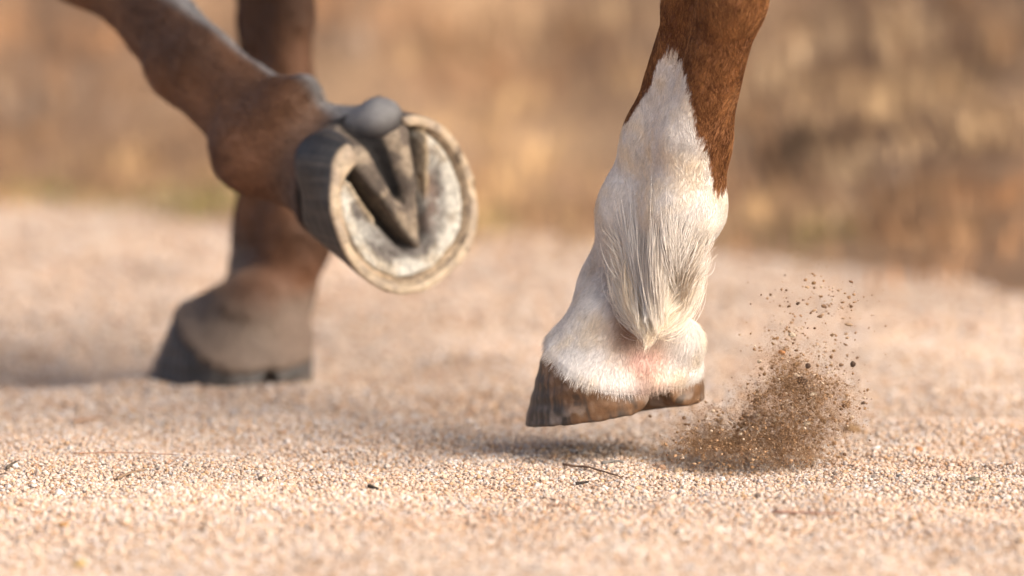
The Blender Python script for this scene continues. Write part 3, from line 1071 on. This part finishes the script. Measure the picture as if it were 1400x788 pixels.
def scatter(name, pts, scale, cols, label):
    me = bpy.data.meshes.new(name)
    n = len(pts)
    me.vertices.add(n)
    me.vertices.foreach_set('co', np.asarray(pts, np.float32).ravel())
    a = me.attributes.new('gcol', 'FLOAT_COLOR', 'POINT')
    c = np.ones((n, 4)); c[:, :3] = np.clip(cols, 0, 1)
    a.data.foreach_set('color', c.astype(np.float32).ravel())
    a = me.attributes.new('gscale', 'FLOAT_VECTOR', 'POINT')
    a.data.foreach_set('vector', np.asarray(scale, np.float32).ravel())
    a = me.attributes.new('grot', 'FLOAT_VECTOR', 'POINT')
    a.data.foreach_set('vector', (rng.random((n, 3)) * A(1.2, 1.2, 6.28) - A(.6, .6, 0)).astype(np.float32).ravel())
    a = me.attributes.new('gid', 'INT', 'POINT')
    a.data.foreach_set('value', rng.integers(0, len(protos), n).astype(np.int32))
    o = link(bpy.data.objects.new(name, me))
    ng = bpy.data.node_groups.new(name + '_nodes', 'GeometryNodeTree')
    ng.interface.new_socket('Geometry', in_out='INPUT', socket_type='NodeSocketGeometry')
    ng.interface.new_socket('Geometry', in_out='OUTPUT', socket_type='NodeSocketGeometry')
    N, Lk = ng.nodes, ng.links
    gi, go = N.new('NodeGroupInput'), N.new('NodeGroupOutput')
    mp = N.new('GeometryNodeMeshToPoints')
    Lk.new(gi.outputs[0], mp.inputs['Mesh'])
    g2i = N.new('GeometryNodeGeometryToInstance')
    for pr in reversed(protos):
        oi = N.new('GeometryNodeObjectInfo')
        oi.inputs['Object'].default_value = pr
        Lk.new(oi.outputs['Geometry'], g2i.inputs[0])
    ip = N.new('GeometryNodeInstanceOnPoints')
    Lk.new(mp.outputs[0], ip.inputs['Points'])
    Lk.new(g2i.outputs[0], ip.inputs['Instance'])
    ip.inputs['Pick Instance'].default_value = True
    def at(nm, ty):
        q = N.new('GeometryNodeInputNamedAttribute'); q.data_type = ty; q.inputs[0].default_value = nm
        return q.outputs[0]
    Lk.new(at('gid', 'INT'), ip.inputs['Instance Index'])
    Lk.new(at('gscale', 'FLOAT_VECTOR'), ip.inputs['Scale'])
    e2r = N.new('FunctionNodeEulerToRotation')
    Lk.new(at('grot', 'FLOAT_VECTOR'), e2r.inputs[0])
    Lk.new(e2r.outputs[0], ip.inputs['Rotation'])
    sa = N.new('GeometryNodeStoreNamedAttribute'); sa.data_type = 'FLOAT_COLOR'; sa.domain = 'INSTANCE'
    sa.inputs['Name'].default_value = 'col'
    Lk.new(ip.outputs[0], sa.inputs[0])
    Lk.new(at('gcol', 'FLOAT_COLOR'), sa.inputs['Value'])
    Lk.new(sa.outputs[0], go.inputs[0])
    md = o.modifiers.new('grains', 'NODES')
    md.node_group = ng
    me.materials.append(M_grain)
    return tag(o, label, None, None, 'stuff')

PAL = np.array([[.50, .365, .275], [.55, .44, .35], [.58, .515, .455], [.49, .445, .425], [.45, .29, .165], [.41, .25, .155], [.29, .18, .12], [.52, .40, .315], [.10, .075, .063], [.61, .57, .54]])
PW = np.array([.19, .20, .12, .10, .09, .045, .04, .17, .012, .033]); PW /= PW.sum()
def grain_cols(pts):
    n = len(pts)
    c = mixc(PAL[rng.choice(len(PAL), n, p=PW)], A(.505, .385, .295), np.full(n, .12)) * rng.uniform(.84, 1.10, (n, 1))
    m = fbm(pts * A(1, 1, 0), 4.5, 3, 88)          # damp and stained patches
    c = c * (1 + .13 * m)[:, None]
    return mixc(c, c * A(.86, .70, .56), np.clip(.32 * sstep(.2, .9, fbm(pts * A(1, 1, 0), 9, 3, 93)), 0, 1))

def field_of_grains(n, x0, x1, y0, y1, smin_, smax_):
    x = rng.uniform(x0, x1, n); y = rng.uniform(y0, y1, n)
    keep = y < bank_edge(x) + .1
    x, y = x[keep], y[keep]
    n = len(x)
    s = smin_ + (smax_ - smin_) * (rng.random(n) ** 2.2 + .9 * (rng.random(n) > .988))
    z = ground_z(x, y) + s * rng.uniform(-.05, .55, n)
    sc = s[:, None] * rng.uniform(.75, 1.25, (n, 3))
    return np.stack([x, y, z], -1), sc
lay = [field_of_grains(70000, -.60, .60, 3.80, 4.22, .0019, .0036), field_of_grains(190000, -.60, .60, 4.20, 4.76, .0014, .0036),
       field_of_grains(85000, -.66, .66, 4.74, 5.45, .0024, .0046), field_of_grains(60000, -.80, .80, 5.4, 7.0, .0036, .0070)]
pp_, ss_ = np.concatenate([l[0] for l in lay]), np.concatenate([l[1] for l in lay])
scatter('sand_grains', pp_, ss_, grain_cols(pp_), 'coarse peach and cream sand grains covering the ground')

# ------------------------------------------------------------------ kicked up sand
def plume_pts(blobs, n, depth=.030, Y=4.45):
    w = np.array([b[4] for b in blobs], float); w /= w.sum()
    k = rng.choice(len(blobs), n, p=w)
    b = np.array([bb[:4] for bb in blobs], float)[k]
    px = b[:, 0] + rng.normal(0, 1, n) * b[:, 2]
    py = b[:, 1] + rng.normal(0, 1, n) * b[:, 3]
    d_ = np.stack([(px - 700) / FPX, np.zeros(n), (394 - py) / FPX], -1)
    cp, sp_ = math.cos(PITCH), math.sin(PITCH)
    d_ = np.stack([d_[:, 0], cp + d_[:, 2] * sp_, -sp_ + d_[:, 2] * cp], -1)
    q = A(0, 0, CAM_H) + d_ * (Y / d_[:, 1])[:, None]
    q[:, 1] += rng.normal(0, depth, n)
    # straggling filaments
    q += np.stack([vnoise(q, 34, s) for s in (3, 4, 5)], -1) * .010 + np.stack([vnoise(q, 95, s) for s in (6, 7, 8)], -1) * .007 + np.stack([vnoise(q, 240, s) for s in (9, 10, 11)], -1) * .002
    ok = q[:, 2] > ground_z(q[:, 0], q[:, 1]) + .001
    return q[ok]
BL = [(950, 612, 22, 10, .9), (972, 606, 24, 12, 1.3), (1010, 600, 30, 16, 2.0), (1050, 590, 30, 22, 2.4), (1085, 580, 26, 26, 2.4), (1060, 545, 26, 20, 1.7), (1100, 540, 26, 22, 2.0),
      (1130, 550, 18, 18, 1.1), (1078, 508, 16, 15, .8), (1068, 480, 11, 10, .28), (1102, 512, 16, 12, .5), (1010, 575, 28, 14, .7), (1030, 616, 38, 6, 1.1), (1088, 612, 24, 9, .7)]
HI = [(1075, 460, 22, 22, 1), (1120, 440, 34, 26, .9), (1140, 410, 30, 20, .6), (1110, 400, 30, 22, .4), (1150, 500, 18, 26, .9), (1165, 540, 14, 26, .5), (1040, 490, 24, 34, .5)]
SANDC = np.array([[.28, .165, .085], [.37, .225, .125], [.18, .10, .056], [.42, .28, .17], [.58, .45, .33]])
q = plume_pts(BL, 120000, .024)
sz = .00018 + .0006 * rng.random(len(q)) ** 2.5
c = SANDC[rng.choice(5, len(q), p=[.40, .28, .22, .07, .03])]
q2 = plume_pts(BL + BL + HI, 3400, .026)
sz2 = .0008 + .0024 * rng.random(len(q2)) ** 3
c2 = SANDC[rng.choice(5, len(q2), p=[.32, .24, .22, .10, .12])]
q3 = plume_pts(HI, 80, .03)
sz3 = .0004 + .0018 * rng.random(len(q3)) ** 3
c3 = SANDC[rng.choice(5, len(q3), p=[.34, .22, .30, .08, .06])]
qa = np.concatenate([q, q2, q3]); sa_ = np.concatenate([sz, sz2, sz3]); ca_ = np.concatenate([c, c2, c3])
scatter('kicked_up_sand', qa, sa_[:, None] * rng.uniform(.7, 1.3, (len(qa), 3)), ca_, 'spray of brown sand grains thrown up behind the white socked hoof')

# ------------------------------------------------------------------ clods in the air, pebbles and twigs on the sand
def lump(name, pos, size, col, seed, label, cat, group, flat=.8, rz=0.0, tilt=0.0):
    me = pebble_mesh(name, seed, flat, 3)
    v = np.array([vv.co for vv in me.vertices])
    v += .07 * np.stack([vnoise(v, 6.5, seed + s) for s in (1, 2, 3)], -1)
    v *= size * (.78 if name == 'sand_clod' else .85)
    Rm = np.array(Matrix.Rotation(rz, 3, 'Z') @ Matrix.Rotation(tilt, 3, 'Y'))
    v = v @ Rm.T
    f = [tuple(p.vertices) for p in me.polygons]
    bpy.data.meshes.remove(me)
    cc = np.array(col)[None] * (1 + .25 * vnoise(v / size, 5, seed)[:, None])
    o = mesh_obj(name, v, f, M_clod, None, cc)
    o.location = pos
    return tag(o, label, cat, group)

BR = (.24, .14, .08); DB = (.11, .065, .042); PALE = (.62, .50, .37); OR = (.48, .22, .09); TN = (.42, .29, .18)
CL = [(1083, 458, .0085, PALE, 'pale flat flake of sand at the top of the brown spray', .45),
      (1069, 482, .0060, OR, 'orange fleck of sand just below the pale flake in the spray', .7),
      (1091, 415, .0036, DB, 'dark crumb of sand high above the spray, level with the feather tip', .8),
      (1079, 419, .0038, BR, 'brown crumb of sand high above the spray, beside a darker crumb', .6),
      (1126, 419, .0048, BR, 'brown lump of sand flying high to the right of the spray', .7),
      (1121, 433, .0050, BR, 'brown slanting lump of sand just under a similar lump, right of the spray top', .6),
      (1160, 444, .0072, TN, 'wide tan smear of sand farthest up and right of the spray', .45),
      (1138, 458, .0045, TN, 'small tan lump of sand between the pale flake and the wide tan smear', .6),
      (1105, 500, .0056, DB, 'dark rounded lump of sand on the right shoulder of the spray', .9),
      (1166, 498, .0058, DB, 'dark upright crumb of sand flying well right of the spray', .9),
      (1150, 499, .0044, BR, 'brown crumb of sand left of the dark upright crumb', .8),
      (1180, 551, .0050, DB, 'dark slanting crumb of sand, rightmost in the air', .6),
      (1038, 494, .0046, PALE, 'small white grain at the left edge of the upper spray', .9),
      (1036, 568, .0074, PALE, 'white sand grain in the lower left of the spray', .6),
      (1111, 541, .0078, PALE, 'cream sand lump in the right half of the spray', .6),
      (1103, 580, .0066, PALE, 'cream lump low in the right half of the spray', .8),
      (1097, 522, .0105, DB, 'largest dark clump of sand in the middle of the spray', .9),
      (1012, 594, .0042, PALE, 'pale grain low in the left tail of the spray', .9),
      (1056, 607, .0046, PALE, 'pale upright grain near the foot of the spray', 1.1),
      (935, 571, .0042, BR, 'blurred brown crumb hanging between the raised heel and the sand', .8)]
for i, (px, py, sz, col, lab, fl) in enumerate(CL):
    lump('sand_clod', P(px, py, 4.44 + random.uniform(-.012, .012)), sz, col, 300 + i * 11, lab, 'clod', 'clods of sand flying in the spray', fl, random.uniform(0, 6), random.uniform(-.6, .6))

def on_ground(px, py, lift=0.0):
    g = G(px, py)
    for _ in range(4):
        z = float(ground_z(g[0:1], g[1:2])[0])
        d = P(px, py, 1.0) - A(0, 0, CAM_H)
        g = A(0, 0, CAM_H) + d * ((CAM_H - z) / -d[2])
    return g + A(0, 0, lift)

for i, (px, py, sz, col, lab, fl) in enumerate([
    (927, 648, .0085, (.66, .48, .31), 'pale orange pebble on the sand in front of the spray tail', .8),
    (1332, 660, .0105, (.22, .19, .14), 'dark olive pebble on the sand near the right edge', .6),
    (1196, 656, .0085, (.36, .30, .25), 'grey brown pebble on the sand right of the spray', .65),
    (1172, 646, .0060, (.16, .12, .08), 'small dark pebble just behind the grey brown pebble', .8),
    (1230, 655, .0066, (.20, .19, .18), 'small slate grey pebble between the grey brown and dark olive pebbles', .7),
    (1166, 592, .0150, (.30, .19, .10), 'blurred brown clod lying on the sand right behind the spray', .7),
    (1256, 618, .0085, (.50, .25, .11), 'rusty orange pebble behind the sharp sand on the right', .7),
    (392, 607, .0050, (.10, .08, .065), 'blurred dark pebble on the sand below the planted hoof', .9),
    (88, 722, .0090, (.50, .27, .10), 'orange pebble in the blurred sand at lower left', .7),
    (110, 776, .0100, (.52, .36, .16), 'yellow pebble at the bottom left of the sand', .7)]):
    lump('pebble', on_ground(px, py, sz * .2), sz, col, 700 + i * 13, lab, 'pebble', 'pebbles lying on the sand', fl, random.uniform(0, 6), 0)

def twig(pix, r, col, lab, cat='twig', up=.004):
    pts = [on_ground(a, b, up) for a, b in pix]
    P_ = []
    for a, b, in zip(pts[:-1], pts[1:]):
        for s in np.linspace(0, 1, 5)[:-1]:
            P_.append(a * (1 - s) + b * s)
    P_.append(pts[-1])
    P_ = np.array(P_)
    P_[1:-1] = (P_[:-2] + 2 * P_[1:-1] + P_[2:]) / 4
    P_ += np.stack([vnoise(P_, 60, s) for s in (1, 2, 3)], -1) * .0008
    n, S = len(P_), 7
    V = []
    for i in range(n):
        tdir = nrm(P_[min(i + 1, n - 1)] - P_[max(i - 1, 0)])
        a = nrm(np.cross(tdir, A(0, .2, 1))); b = np.cross(tdir, a)
        rr = r * (1 - .55 * i / n) * (1 + .2 * math.sin(i * 2.1))
        for k in range(S):
            V.append(P_[i] + rr * (a * math.cos(k * 6.2832 / S) + b * math.sin(k * 6.2832 / S)))
    Fc = [(i * S + k, i * S + (k + 1) % S, (i + 1) * S + (k + 1) % S, (i + 1) * S + k) for i in range(n - 1) for k in range(S)]
    Fc += [tuple(range(S))[::-1], tuple((n - 1) * S + k for k in range(S))]
    V = np.array(V)
    o = V[:1].mean(0)
    ob = mesh_obj('twig' if cat == 'twig' else 'bark_chip', V - o, Fc, M_twig, None, np.tile(A(*col), (len(V), 1)))
    ob.location = o
    return tag(ob, lab, cat, 'dry twigs and bark scraps on the sand')
TW = (.20, .12, .075)
twig([(770, 642), (800, 645), (826, 651), (850, 661)], .0011, TW, 'thin curved brown twig on the sand below the raised hoof')
twig([(822, 640), (838, 638), (852, 639)], .0015, (.20, .18, .16), 'short grey stalk beside the curved twig below the raised hoof')
twig([(100, 627), (150, 626), (190, 627), (262, 630)], .0005, (.34, .18, .11), 'long straight reddish twig on the blurred sand at left')
twig([(160, 660), (178, 652), (200, 649)], .0012, (.24, .16, .10), 'short bent twig in the sharp sand at left')
twig([(100, 582), (130, 579), (152, 581)], .0014, (.36, .22, .14), 'blurred tan twig left of the planted hoof')
twig([(1055, 706), (1110, 709), (1150, 710)], .0011, (.32, .17, .12), 'thin reddish twig in the blurred sand at lower right')
twig([(786, 668), (796, 667), (805, 666)], .0014, (.035, .028, .024), 'black bark chip in the sand right below the curved twig', 'bark')
twig([(505, 671), (512, 673), (518, 675)], .0017, (.06, .048, .035), 'dark crumbly bark chip in the sharp sand at centre left', 'bark')
twig([(10, 646), (18, 641), (22, 638)], .0014, (.10, .08, .06), 'dark stub of twig at the left edge of the sharp sand')
